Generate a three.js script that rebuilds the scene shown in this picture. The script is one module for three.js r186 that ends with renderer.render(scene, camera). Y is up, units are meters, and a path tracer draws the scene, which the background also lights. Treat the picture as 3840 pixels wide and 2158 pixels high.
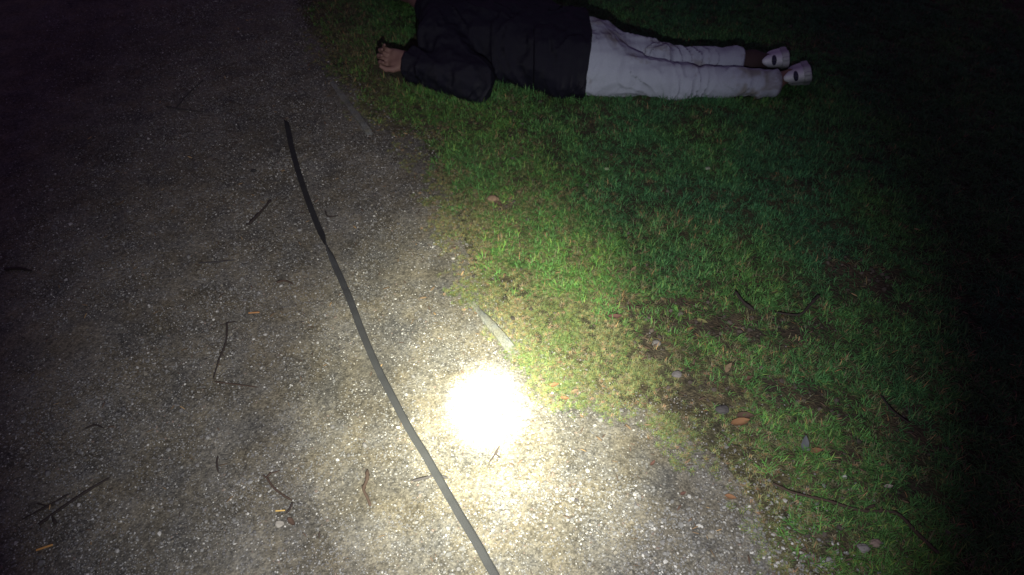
import * as THREE from 'three';
import { mergeGeometries } from 'three/addons/utils/BufferGeometryUtils.js';
import { RoundedBoxGeometry } from 'three/addons/geometries/RoundedBoxGeometry.js';

// ───────────── camera, night sky, moonlight, torch, exposure ─────────────
const scene = new THREE.Scene();
const camera = new THREE.PerspectiveCamera(42.53, 1024 / 575, 0.05, 900);
camera.position.set(0, 1.5, 0);
camera.lookAt(0, 1.5 - Math.sin(43.5 * Math.PI / 180), -Math.cos(43.5 * Math.PI / 180));

camera.focus = 1.85; camera.userData.fStop = 4.5;                // a phone lens at night, focused on the lit gravel

const renderer = new THREE.WebGLRenderer({ antialias: true });
renderer.toneMapping = THREE.LinearToneMapping;
renderer.toneMappingExposure = 1;
renderer.shadowMap.enabled = true;
renderer.shadowMap.type = THREE.PCFSoftShadowMap;

{ // an even, almost black overcast night sky
  const w = 32, h = 16, d = new Float32Array(w * h * 4);
  for (let i = 0; i < w * h; i++) d.set([0.047, 0.03, 0.066, 1], i * 4);
  const sky = new THREE.DataTexture(d, w, h, THREE.RGBAFormat, THREE.FloatType);
  sky.mapping = THREE.EquirectangularReflectionMapping;
  sky.magFilter = sky.minFilter = THREE.LinearFilter; sky.needsUpdate = true;
  scene.background = sky; scene.environment = sky;
}
const moon = new THREE.DirectionalLight(new THREE.Color(1, 0.95, 0.9), 0.004);
moon.position.set(-3, 9, -4); moon.target.position.set(0, 0, -2); moon.castShadow = true; moon.shadow.radius = 30;
Object.assign(moon.shadow.camera, { left: -5, right: 5, top: 5, bottom: -5, near: 0.5, far: 25 });
scene.add(moon, moon.target);

const TORCH = new THREE.Vector3(0.03, 1.22, 0.02), AIM = new THREE.Vector3(-0.063, 0, -1.137);
const TORCH_BEAMS = [   // half angle in degrees, softness, candela, colour: the broad spill of the lamp and the focused beam of its reflector
  [37.8, 0.25, 5.0, [0.92, 0.95, 1.0]],
  [33, 1.0, 12.5, [1.0, 0.98, 0.91]],
  [18, 1.0, 38, [1.0, 0.99, 0.76]],
  [9, 1.0, 40, [1.0, 1.0, 0.76]],
  [4.1, 1.0, 190, [1.0, 0.99, 0.86]],
];

// ───────────── small tools ─────────────
const lerp = (a, b, t) => a + (b - a) * t, clamp = (x, a = 0, b = 1) => Math.min(b, Math.max(a, x));
const sstep = (a, b, x) => { const t = clamp((x - a) / (b - a)); return t * t * (3 - 2 * t); };
function rng(seed) { let a = seed >>> 0; return () => { a = (a + 0x6D2B79F5) | 0; let t = Math.imul(a ^ (a >>> 15), 1 | a); t = (t + Math.imul(t ^ (t >>> 7), 61 | t)) ^ t; return ((t ^ (t >>> 14)) >>> 0) / 4294967296; }; }
function hash3(x, y, z) { let h = Math.imul(x, 374761393) ^ Math.imul(y, 668265263) ^ Math.imul(z, 2147483647 - 5915587); h = Math.imul(h ^ (h >>> 13), 1274126177); h ^= h >>> 16; return (h >>> 0) / 4294967296; }
function noise3(x, y, z) { // value noise, -1..1
  const i = Math.floor(x), j = Math.floor(y), k = Math.floor(z); let u = x - i, v = y - j, w = z - k;
  u = u * u * (3 - 2 * u); v = v * v * (3 - 2 * v); w = w * w * (3 - 2 * w);
  const a = lerp(lerp(hash3(i, j, k), hash3(i + 1, j, k), u), lerp(hash3(i, j + 1, k), hash3(i + 1, j + 1, k), u), v);
  const b = lerp(lerp(hash3(i, j, k + 1), hash3(i + 1, j, k + 1), u), lerp(hash3(i, j + 1, k + 1), hash3(i + 1, j + 1, k + 1), u), v);
  return lerp(a, b, w) * 2 - 1;
}
const noise2 = (x, z, s = 0) => noise3(x, s + 0.5, z);
function fbm(x, z, s = 0, o = 4) { let a = 0, f = 1, g = 0.5; for (let i = 0; i < o; i++) { a += g * noise2(x * f, z * f, s + i * 7); f *= 2.03; g *= 0.5; } return a; }
const V = (x, y, z) => new THREE.Vector3(x, y, z);
const mat = (rgb, o = {}) => new THREE.MeshStandardMaterial({ color: new THREE.Color().setRGB(...rgb), roughness: 0.9, metalness: 0, side: THREE.DoubleSide, ...o });
const names = {};
function numbered(n) { const k = names[n] = (names[n] ?? -1) + 1; return k ? `${n}_${String(k).padStart(3, '0')}` : n; }
function tag(o, label, category, group, kind) { o.userData.label = label; o.userData.category = category; if (group) o.userData.group = group; if (kind) o.userData.kind = kind; return o; }
function shade(o) { o.traverse(m => { if (m.isMesh) { m.castShadow = m.receiveShadow = true; } }); return o; }
function top(o, name, label, category, group, kind) { o.name = numbered(name); tag(o, label, category, group, kind); scene.add(shade(o)); return o; }
function part(name, geo, m, parent) { const o = new THREE.Mesh(geo, m); o.name = name; parent.add(o); return o; }

// ───────────── the lie of the land ─────────────
const EDGE = [[-14, -32], [-3.2, -8], [-1.55, -4.5], [-1.029, -3.392], [-0.906, -3.104], [-0.71, -2.732], [-0.549, -2.458], [-0.415, -2.334], [-0.339, -2.157], [-0.236, -1.888], [-0.168, -1.694], [-0.135, -1.562], [-0.06, -1.457], [0.013, -1.358], [0.059, -1.253], [0.143, -1.162], [0.267, -1.094], [0.384, -1.025], [0.46, -0.927], [0.499, -0.832], [0.485, -0.749], [0.52, -0.6], [0.75, -0.1], [1.4, 1.2], [6, 9], [20, 32]];
function edgeDist(x, z) { // metres into the lawn (plus) or on to the path (minus)
  let best = 1e9, s = 1;
  for (let i = 0; i < EDGE.length - 1; i++) {
    const [ax, az] = EDGE[i], [bx, bz] = EDGE[i + 1], dx = bx - ax, dz = bz - az;
    const t = clamp(((x - ax) * dx + (z - az) * dz) / (dx * dx + dz * dz));
    const ex = x - ax - dx * t, ez = z - az - dz * t, d = ex * ex + ez * ez;
    if (d < best) { best = d; s = dx * (z - az) - dz * (x - ax) < 0 ? 1 : -1; }
  }
  let d = Math.sqrt(best) * s;
  if (d < -2.4) d = -4.8 - d;                                     // the far side of the path
  return d;
}
const wobble = (x, z) => 0.075 * fbm(x * 9, z * 9, 3, 4) + 0.03 * noise2(x * 3, z * 3, 9);
const SOIL = [[0.465, -1.472, .16, .07], [0.621, -1.41, .15, .05], [0.822, -1.43, .13, .06], [0.788, -1.162, .09, .05], [-0.037, -1.973, .045, .035], [0.03, -1.80, .03, .09], [0.796, -1.03, .05, .04], [0.41, -1.34, .1, .06], [0.89, -0.9, .09, .03], [0.756, -0.755, .05, .03], [0.701, -1.174, .08, .05], [0.468, -1.174, .13, .07], [0.62, -0.72, .05, .03], [1.05, -1.6, .12, .06], [1.0, -1.1, .1, .05]];
function bare(x, z) { // worn, bare soil in the lawn, 0..1
  let b = 0; const nx = x + 0.16 * fbm(x * 9, z * 9, 20, 4), nz = z + 0.13 * fbm(x * 9, z * 9, 40, 4);
  for (const [cx, cz, rx, rz] of SOIL) { const e = ((nx - cx) / rx) ** 2 + ((nz - cz) / rz) ** 2; b = Math.max(b, 1 - sstep(0.2, 1.5, e)); }
  b *= 0.85 + 0.6 * noise2(x * 24, z * 24, 44);
  return Math.max(b, 0.75 * sstep(0.34, 0.5, fbm(x * 5, z * 5, 60, 3)));
}
function soilHeight(x, z, d) { const f = Math.hypot(x, z + 2) < 12 ? 1 : 0.3; return lerp(-0.035, 0.006, sstep(-0.07, 0.1, d)) + f * (0.012 * fbm(x * 4, z * 4, 5, 3) + 0.004 * noise2(x * 26, z * 26, 6)) * sstep(0, 0.3, d); }
function pathHeight(x, z, d) { return 0.0045 * fbm(x * 3, z * 3, 11, 3) + 0.0016 * noise2(x * 45, z * 45, 12) - 0.04 * sstep(0.05, 0.28, d); }
function groundAt(x, z) { const d = edgeDist(x, z) + wobble(x, z); return Math.max(soilHeight(x, z, d), pathHeight(x, z, d)); }

// ───────────── ground sheets ─────────────
function axis(lo, hi, cell, far) { const a = []; for (let v = lo; v <= hi + 1e-6; v += cell) a.push(v); let s = cell * 1.5, v = hi; while (v < far) { v += s; s *= 1.35; a.push(Math.min(v, far)); } s = cell * 1.5; v = lo; while (v > -far) { v -= s; s *= 1.35; a.unshift(Math.max(v, -far)); } return a; }
function sheet(xs, zs, height, colour, keep) {
  const nx = xs.length, nz = zs.length, pos = new Float32Array(nx * nz * 3), col = new Float32Array(nx * nz * 3), uv = new Float32Array(nx * nz * 2), ok = new Uint8Array(nx * nz), idx = [];
  for (let j = 0; j < nz; j++) for (let i = 0; i < nx; i++) {
    const x = xs[i], z = zs[j], d = edgeDist(x, z) + wobble(x, z), k = j * nx + i;
    pos.set([x, height(x, z, d), z], k * 3); col.set(colour(x, z, d), k * 3); uv.set([x, z], k * 2); ok[k] = keep(d) ? 1 : 0;
  }
  for (let j = 0; j < nz - 1; j++) for (let i = 0; i < nx - 1; i++) { const a = j * nx + i, b = a + 1, c = a + nx, e = c + 1; if (ok[a] || ok[b] || ok[c] || ok[e]) idx.push(a, c, b, b, c, e); }
  const g = new THREE.BufferGeometry();
  g.setAttribute('position', new THREE.BufferAttribute(pos, 3)); g.setAttribute('color', new THREE.BufferAttribute(col, 3)); g.setAttribute('uv', new THREE.BufferAttribute(uv, 2));
  g.setIndex(idx); g.computeVertexNormals(); return g;
}
function grainTexture(size, metres, fn) {
  const d = new Uint8Array(size * size * 4);
  for (let j = 0; j < size; j++) for (let i = 0; i < size; i++) { const [r, g, b] = fn(i, j, size); d.set([r, g, b, 255], (j * size + i) * 4); }
  const t = new THREE.DataTexture(d, size, size); t.wrapS = t.wrapT = THREE.RepeatWrapping; t.magFilter = t.minFilter = THREE.LinearFilter; t.repeat.set(1 / metres, 1 / metres); t.needsUpdate = true; return t;
}
const tileHash = (i, j, n, s) => hash3(((i % n) + n) % n, ((j % n) + n) % n, s);
function tileNoise(x, y, n, s) { const i = Math.floor(x), j = Math.floor(y); let u = x - i, v = y - j; u = u * u * (3 - 2 * u); v = v * v * (3 - 2 * v); return lerp(lerp(tileHash(i, j, n, s), tileHash(i + 1, j, n, s), u), lerp(tileHash(i, j + 1, n, s), tileHash(i + 1, j + 1, n, s), u), v); }
const gritMap = grainTexture(1024, 1.13, (i, j, n) => {
  const a = tileNoise(i / 3, j / 3, 341, 1), b = tileNoise(i / 8, j / 8, 128, 2), c = tileNoise(i / 64, j / 64, 16, 3), e = tileNoise(i / 1.6, j / 1.6, 640, 4);
  let v = 0.55 + 0.2 * (a - 0.5) + 0.17 * (b - 0.5) + 0.16 * (c - 0.5) + 0.2 * (e - 0.5);
  const w = tileNoise(i / 40, j / 40, 26, 8) - 0.5;
  return [255 * clamp(v * 1.27 + 0.05 * w), 255 * clamp(v * 1.23 + 0.02 * w), 255 * clamp(v * 1.13 - 0.05 * w)];
});
gritMap.colorSpace = THREE.SRGBColorSpace;
const gritBump = grainTexture(1024, 1.13, (i, j) => { const v = 255 * (0.6 * tileNoise(i / 3, j / 3, 341, 1) + 0.4 * tileNoise(i / 8, j / 8, 128, 2)); return [v, v, v]; });

const lawnXs = axis(-1.6, 3.2, 0.02, 300), lawnZs = axis(-4.6, 0.2, 0.02, 300);
{
  const g = sheet(lawnXs, lawnZs, soilHeight, (x, z, d) => {
    const m = clamp(0.5 + fbm(x * 6, z * 6, 80, 3)), moss = (1 - sstep(0.1, 0.45, d)) * 0.8, b = bare(x, z), t = 0.8 + 0.4 * noise2(x * 30, z * 30, 81);
    const fines = 1 - sstep(0.14, 0.42 + 0.2 * sstep(-1.6, -1.2, z), d + 0.12 * noise2(x * 5, z * 5, 83)), soil = [lerp(0.12, 0.19, fines), lerp(0.086, 0.165, fines), lerp(0.066, 0.115, fines)], green = [0.075, 0.1, 0.04], olive = [0.165, 0.15, 0.085];
    return [0, 1, 2].map(k => t * lerp(lerp(lerp(soil[k], green[k], 0.4 + 0.4 * m), olive[k], moss * 0.8), soil[k], clamp(b) * 0.8));
  }, d => d > -0.35 || d < -4);
  const o = new THREE.Mesh(g, new THREE.MeshStandardMaterial({ vertexColors: true, roughness: 1, map: gritMap, bumpMap: gritBump, bumpScale: 0.004 }));
  top(o, 'lawn_ground', 'dark earth under the lawn beside the gravel path', 'ground', null, 'structure');
}
{
  const xs = axis(-3.0, 0.9, 0.025, 300), zs = axis(-4.8, 0.2, 0.025, 300);
  const g = sheet(xs, zs, pathHeight, (x, z, d) => {
    const n = fbm(x * 2.2, z * 2.2, 90, 4), p = noise2(x * 9, z * 9, 91), t = 0.215 * (1 + 0.34 * n + 0.12 * p), brown = clamp(0.35 + fbm(x * 3.5, z * 3.5, 95, 3)) * 0.5;
    return [t * lerp(1, 1.03, brown), t * lerp(0.98, 0.93, brown), t * lerp(0.95, 0.78, brown)];
  }, d => d < 0.4 && d > -5.2);
  const o = new THREE.Mesh(g, new THREE.MeshStandardMaterial({ vertexColors: true, roughness: 0.95, map: gritMap, bumpMap: gritBump, bumpScale: 0.0022 }));
  top(o, 'gravel_path', 'beaten grey gravel path', 'path', null, 'structure');
}

// ───────────── loose stones of the path ─────────────
const colourOf = (() => { const c = new THREE.Color(); return (r, g, b) => c.setRGB(r, g, b); })();
function stoneGeo(seed) {
  const g = new THREE.IcosahedronGeometry(1, 0), p = g.attributes.position, R = rng(seed), m = new Map();
  for (let i = 0; i < p.count; i++) { const k = [p.getX(i), p.getY(i), p.getZ(i)].map(v => v.toFixed(2)).join(); if (!m.has(k)) m.set(k, 0.75 + 0.45 * R()); const s = m.get(k); p.setXYZ(i, p.getX(i) * s, p.getY(i) * s, p.getZ(i) * s); }
  g.computeVertexNormals(); return g;
}
function scatter(name, geo, material, list, parent) { // list of [x, y, z, quaternion, scale, colour]
  const im = new THREE.InstancedMesh(geo, material, list.length), M = new THREE.Matrix4();
  list.forEach(([p, q, s, c], i) => { im.setMatrixAt(i, M.compose(p, q, s)); im.setColorAt(i, colourOf(...c)); });
  im.name = name; parent.add(im); return im;
}
{
  const R = rng(11), lists = [[], []], q = new THREE.Quaternion(), eu = new THREE.Euler();
  const N = 430000;
  for (let i = 0; i < N; i++) {
    const z = -0.35 - Math.pow(R(), 1.35) * 3.9, x = -0.35 * (1 + 0.8 * -z) - 0.95 + R() * (3.1 + 0.25 * -z);
    const d0 = edgeDist(x, z); if (d0 > 0.5) continue;
    const d = d0 + wobble(x, z);
    const clump = fbm(x * 3, z * 3, 120, 3) + 0.5 * noise2(x * 11, z * 11, 121);
    let keep = lerp(1, 0.0, sstep(-0.06, 0.2, d)) + (z > -1.15 ? 0.22 * (1 - sstep(0.1, 0.4, d)) : 0.012);
    keep *= 0.6 + 0.85 * clump; if (R() > keep) continue;
    const coarse = sstep(0.1, 0.55, fbm(x * 2.3, z * 2.3, 140, 3) + 0.5 * sstep(-1.2, -0.8, z) * sstep(0.1, 0.4, x));
    let r = (0.0012 + 0.0022 * R() * R()) * (1 + 0.5 * coarse); if (R() < 0.014 + 0.05 * coarse) r = 0.0033 + 0.0042 * R() * R();
    const y = groundAt(x, z) + r * (-0.35 + 0.4 * R());
    const k = R() / (0.55 + 0.55 * (0.5 + 0.5 * noise2(x * 4, z * 4, 145)) + 0.35 * coarse), t = 0.75 + 0.5 * R();
    let c = k < 0.115 ? [0.36, 0.35, 0.33] : k < 0.66 ? [0.17, 0.166, 0.16] : k < 0.83 ? [0.165, 0.15, 0.122] : k < 0.87 ? [0.15, 0.115, 0.095] : [0.115, 0.11, 0.108];
    c = c.map(v => Math.min(0.8, v * t));
    lists[R() < 0.5 ? 0 : 1].push([V(x, y, z), q.clone().setFromEuler(eu.set(R() * 6.3, R() * 6.3, R() * 6.3)), V(r * (0.8 + 0.6 * R()), r * (0.8 + 0.4 * R()), r * (0.8 + 0.6 * R())), c]);
  }
  const g = new THREE.Group(), m = mat([1, 1, 1], { roughness: 0.8, side: THREE.FrontSide });
  lists.forEach((l, i) => scatter('stone_chips', stoneGeo(5 + i), m, l, g));
  console.log('stones', lists.map(l => l.length).join());
  top(g, 'gravel', 'fine grey and pale loose gravel covering the path', 'gravel', null, 'stuff');
}

// ───────────── grass ─────────────
function tuftGeo(seed, blades, spread, length, width) {
  const R = rng(seed), pos = [], idx = [], col = [];
  for (let b = 0; b < blades; b++) {
    const a = R() * 6.283, px = Math.cos(R() * 6.283) * spread * R(), pz = Math.sin(R() * 6.283) * spread * R();
    const L = length * (0.55 + 0.7 * R()), w = width * (0.7 + 0.5 * R()), lean = 0.25 + 0.95 * R(), curl = 0.5 + 1.1 * R();
    const dx = Math.cos(a), dz = Math.sin(a), sx = -dz, sz = dx, i0 = pos.length / 3, t = 0.75 + 0.5 * R(), yel = R() < 0.06 ? 1 : 0;
    let x = px, y = -0.004, z = pz, ang = lean * 0.5;
    for (let s = 0; s <= 3; s++) {
      const f = s / 3, ww = w * (s === 3 ? 0.05 : 1 - 0.35 * f);
      pos.push(x - sx * ww, y, z - sz * ww, x + sx * ww, y, z + sz * ww);
      for (let k = 0; k < 2; k++) col.push(t * (yel ? 2.1 : 1), t * (yel ? 1.25 : 1), t * (yel ? 1.1 : 1));
      ang += curl / 3; x += dx * Math.sin(ang) * L / 3; z += dz * Math.sin(ang) * L / 3; y += Math.cos(ang) * L / 3; if (y < 0.002) y = 0.002;
      if (s < 3) { const k = i0 + s * 2; idx.push(k, k + 1, k + 2, k + 1, k + 3, k + 2); }
    }
  }
  const g = new THREE.BufferGeometry(); g.setAttribute('position', new THREE.Float32BufferAttribute(pos, 3)); g.setAttribute('color', new THREE.Float32BufferAttribute(col, 3)); g.setIndex(idx); g.computeVertexNormals(); return g;
}
const underBody = [[[-0.44, -2.85], [-0.56, -2.93], 0.05], [[0.2, -2.85], [-0.3, -3.18], 0.17], [[0.25, -2.78], [1.0, -2.70], 0.035], [[0.25, -2.93], [0.95, -2.83], 0.035], [[-0.16, -2.7], [-0.42, -2.84], 0.04]];
function nearBody(x, z) { for (const [[ax, az], [bx, bz], r] of underBody) { const dx = bx - ax, dz = bz - az, t = clamp(((x - ax) * dx + (z - az) * dz) / (dx * dx + dz * dz)); if (Math.hypot(x - ax - dx * t, z - az - dz * t) < r + 0.06) return true; } return false; }
function covered(x, z) { for (const [[ax, az], [bx, bz], r] of underBody) { const dx = bx - ax, dz = bz - az, t = clamp(((x - ax) * dx + (z - az) * dz) / (dx * dx + dz * dz)); if (Math.hypot(x - ax - dx * t, z - az - dz * t) < r) return true; } return false; }
{
  const R = rng(21), q = new THREE.Quaternion(), eu = new THREE.Euler(), lists = [[], [], []], mossList = [];
  for (let i = 0; i < 150000; i++) {
    const near = i < 105000;
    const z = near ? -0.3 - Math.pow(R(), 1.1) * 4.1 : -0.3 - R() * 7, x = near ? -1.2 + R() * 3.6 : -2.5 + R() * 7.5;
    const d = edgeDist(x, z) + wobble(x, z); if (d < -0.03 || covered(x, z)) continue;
    const patch = fbm(x * 4, z * 4, 30, 3), fine = noise2(x * 22, z * 22, 31), b = bare(x, z);
    const lowEdge = 0.28 * sstep(-1.75, -1.4, z) * (1 - sstep(0.3, 0.75, x));                           // the trodden corner by the near end of the lawn
    let dens = sstep(0.03 + lowEdge * 0.4, 0.26 + lowEdge, d + 0.1 * patch + 0.06 * fine) * (1 - 0.85 * clamp(b)) * (0.75 + 0.5 * fine + 0.4 * patch);
    const y = groundAt(x, z);
    if (R() < dens) {
      const h = (0.75 + 0.55 * R() + 0.35 * patch) * (nearBody(x, z) ? 1.9 : 1), hue = clamp(0.42 + 1.25 * fbm(x * 4.1, z * 4.1, 35, 3) + 0.25 * (R() - 0.5)), dead = R() < 0.04 + 0.12 * sstep(-1.9, -1.45, z) + 0.6 * sstep(-2.55, -2.85, z) * (1 - sstep(0.15, 0.5, d)) + 0.3 * sstep(0.1, 0.4, fbm(x * 6.5, z * 6.5, 39, 3)) ? 1 : 0;  // dead tufts; the far share by the path paints in torchlight fall-off and shade
      const nearEdge = 1 - sstep(0.15, 1.0, d + 0.25 * patch);
      const cool = [0.03, 0.124, 0.046], warm = [0.08, 0.2, 0.034], k = clamp(hue * 0.6 + nearEdge * 0.62 - 0.08), t = (0.75 + 0.5 * R()) * (1 + 0.35 * fine);
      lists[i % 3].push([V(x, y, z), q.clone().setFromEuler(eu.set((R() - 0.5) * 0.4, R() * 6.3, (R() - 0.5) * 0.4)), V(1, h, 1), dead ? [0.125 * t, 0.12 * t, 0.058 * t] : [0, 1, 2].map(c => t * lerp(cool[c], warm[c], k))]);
    } else if (false && R() < 0.55 * (1 - b) * sstep(-0.01, 0.07, d) * (1 - sstep(0.35, 0.8, d - lowEdge)) * (0.7 + 0.8 * noise2(x * 13, z * 13, 33))) {
      const t = 0.8 + 0.5 * R(), k = clamp(0.5 + 0.8 * fbm(x * 7, z * 7, 37, 2) + 0.3 * (R() - 0.5));
      mossList.push([V(x, y, z), q.clone().setFromEuler(eu.set(0, R() * 6.3, 0)), V(0.75, 0.32 + 0.2 * R(), 0.75), [t * lerp(0.17, 0.09, k), t * lerp(0.16, 0.13, k), t * lerp(0.055, 0.025, k)]]);
    }
  }
  for (let i = 0; i < 110000; i++) {
    const z = -0.45 - R() * 2.9, x = -1.0 + R() * 2.6, d = edgeDist(x, z) + wobble(x, z); if (d < -0.05 || d > 0.75 || covered(x, z)) continue;
    const n = noise2(x * 13, z * 13, 33), b = bare(x, z), far = Math.max(sstep(-1.9, -2.4, z), sstep(0.3, 0.5, x));
    if (R() > sstep(-0.05, 0.08, d + 0.06 * n) * (1 - sstep(0.3, 0.65, d + 0.1 * n)) * (1 - 0.75 * b) * (0.8 + 0.5 * n) * (1 - 0.75 * far)) continue;
    const t = 0.8 + 0.5 * R(), k = clamp(0.45 + 0.9 * fbm(x * 7, z * 7, 37, 2) + 0.3 * (R() - 0.5)), br = R() < 0.2 ? 1 : 0;
    mossList.push([V(x, groundAt(x, z), z), q.clone().setFromEuler(eu.set(0, R() * 6.3, 0)), V(0.7, 0.3 + 0.25 * R(), 0.7), br ? [0.17 * t, 0.145 * t, 0.085 * t] : [t * lerp(0.165, 0.085, k), t * lerp(0.165, 0.145, k), t * lerp(0.075, 0.035, k)]]);
  }
  const gm = new THREE.MeshPhysicalMaterial({ vertexColors: true, roughness: 0.75, transmission: 0.1, thickness: 0, side: THREE.DoubleSide });
  const grass = new THREE.Group();
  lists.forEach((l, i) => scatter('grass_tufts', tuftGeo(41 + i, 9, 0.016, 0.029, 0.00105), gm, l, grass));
  console.log('grass', lists.map(l => l.length).join(), 'moss', mossList.length);
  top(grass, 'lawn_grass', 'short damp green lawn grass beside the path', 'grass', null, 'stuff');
  const moss = new THREE.Group();
  scatter('moss_tufts', tuftGeo(51, 14, 0.014, 0.022, 0.0012), gm, mossList, moss);
  top(moss, 'moss', 'low yellowish moss along the edge of the path', 'moss', null, 'stuff');
}

// ───────────── crumbs of dead leaf, needles and soil that nobody could count ─────────────
{
  const R = rng(61), q = new THREE.Quaternion(), eu = new THREE.Euler(), flakes = [], clods = [];
  for (let i = 0; i < 42000; i++) {
    const z = -0.35 - R() * 3.6, x = -1.6 + R() * 3.6, d = edgeDist(x, z) + wobble(x, z), b = d > 0 ? bare(x, z) : 0;
    const want = d > 0.02 ? 0.045 + 0.75 * b : 0.03 + 0.07 * sstep(-0.3, 0.0, d) + 0.06 * sstep(0.25, 0.5, noise2(x * 7, z * 7, 66));
    if (R() > want || covered(x, z)) continue;
    const y = groundAt(x, z), k = R(), t = 0.7 + 0.6 * R();
    const c = (k < 0.5 ? [0.09, 0.058, 0.04] : k < 0.75 ? [0.14, 0.095, 0.055] : k < 0.9 ? [0.055, 0.04, 0.032] : [0.3, 0.2, 0.1]).map(v => v * t);
    if (d > 0.05 && R() < 0.45) { const r = 0.003 + 0.007 * R() * R(); clods.push([V(x, y + r * 0.3, z), q.clone().setFromEuler(eu.set(R() * 6, R() * 6, R() * 6)), V(r, r * 0.8, r), [0.075 * t, 0.06 * t, 0.05 * t]]); }
    else { const s = 0.5 + 0.9 * R(); flakes.push([V(x, y + 0.003 + (d > 0.1 ? 0.010 * R() : 0), z), q.clone().setFromEuler(eu.set((R() - 0.5) * 0.9, R() * 6.3, (R() - 0.5) * 0.9)), V(s * (0.3 + R() * 0.9), s, s), c]); }
  }
  const g = new THREE.Group(), m = mat([1, 1, 1], { roughness: 0.95 });
  const fl = new THREE.SphereGeometry(1, 6, 4); fl.scale(0.0021, 0.0006, 0.0085);
  scatter('leaf_crumbs', fl, m, flakes, g); scatter('soil_crumbs', stoneGeo(9), m, clods, g);
  top(g, 'litter', 'brown crumbs of dead leaf and soil strewn over lawn and path', 'litter', null, 'stuff');
}

// ───────────── concrete edging, mostly buried ─────────────
{
  const P = [[-1.146, -3.574, -.03], [-0.957, -3.223, -.012], [-0.85, -3.02, -.003], [-0.726, -2.781, .001], [-0.64, -2.62, .004], [-0.547, -2.444, .005], [-0.52, -2.38, -.012], [-0.378, -2.063, -.03], [-0.24, -1.769, -.03], [-0.15, -1.585, -.012], [-0.124, -1.529, .001], [-0.092, -1.478, .006], [-0.059, -1.426, .010], [-0.028, -1.378, .009], [0.002, -1.33, .003], [0.03, -1.285, -.006], [0.131, -1.112, -.03]];
  const c = new THREE.CatmullRomCurve3(P.map(([x, z, y]) => V(x, y, z))), n = 160, pos = [], uv = [], idx = [];
  for (let i = 0; i <= n; i++) {
    const p = c.getPointAt(i / n), t = c.getTangentAt(i / n); const s = V(-t.z, 0, t.x).normalize();
    const w = 0.0145 * (1 + 0.45 * noise2(p.x * 22, p.z * 22, 70) + 0.2 * noise2(p.x * 70, p.z * 70, 72)), e = 0.0025 * noise2(p.x * 60, p.z * 60, 71), ch = 0.004;
    for (const [a, b] of [[-w, -0.09], [-w, -ch + e], [-w + ch, e], [w - ch, e * 0.6], [w, -ch + e], [w, -0.09]]) { pos.push(p.x + s.x * a, p.y + b, p.z + s.z * a); uv.push(p.x + s.x * a, p.z + s.z * a + b); }
    if (i < n) for (let k = 0; k < 5; k++) { const a = i * 6 + k; idx.push(a, a + 6, a + 1, a + 1, a + 6, a + 7); }
  }
  const g = new THREE.BufferGeometry(); g.setAttribute('position', new THREE.Float32BufferAttribute(pos, 3)); g.setAttribute('uv', new THREE.Float32BufferAttribute(uv, 2)); g.setIndex(idx); g.computeVertexNormals();
  const gt = gritMap.clone(); gt.repeat.set(2.3, 2.3); gt.needsUpdate = true;
  top(new THREE.Mesh(g, mat([0.30, 0.325, 0.335], { map: gt, roughness: 0.85 })), 'path_edging', 'pale grey concrete edging strip half buried between gravel and lawn', 'edging');
}

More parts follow.
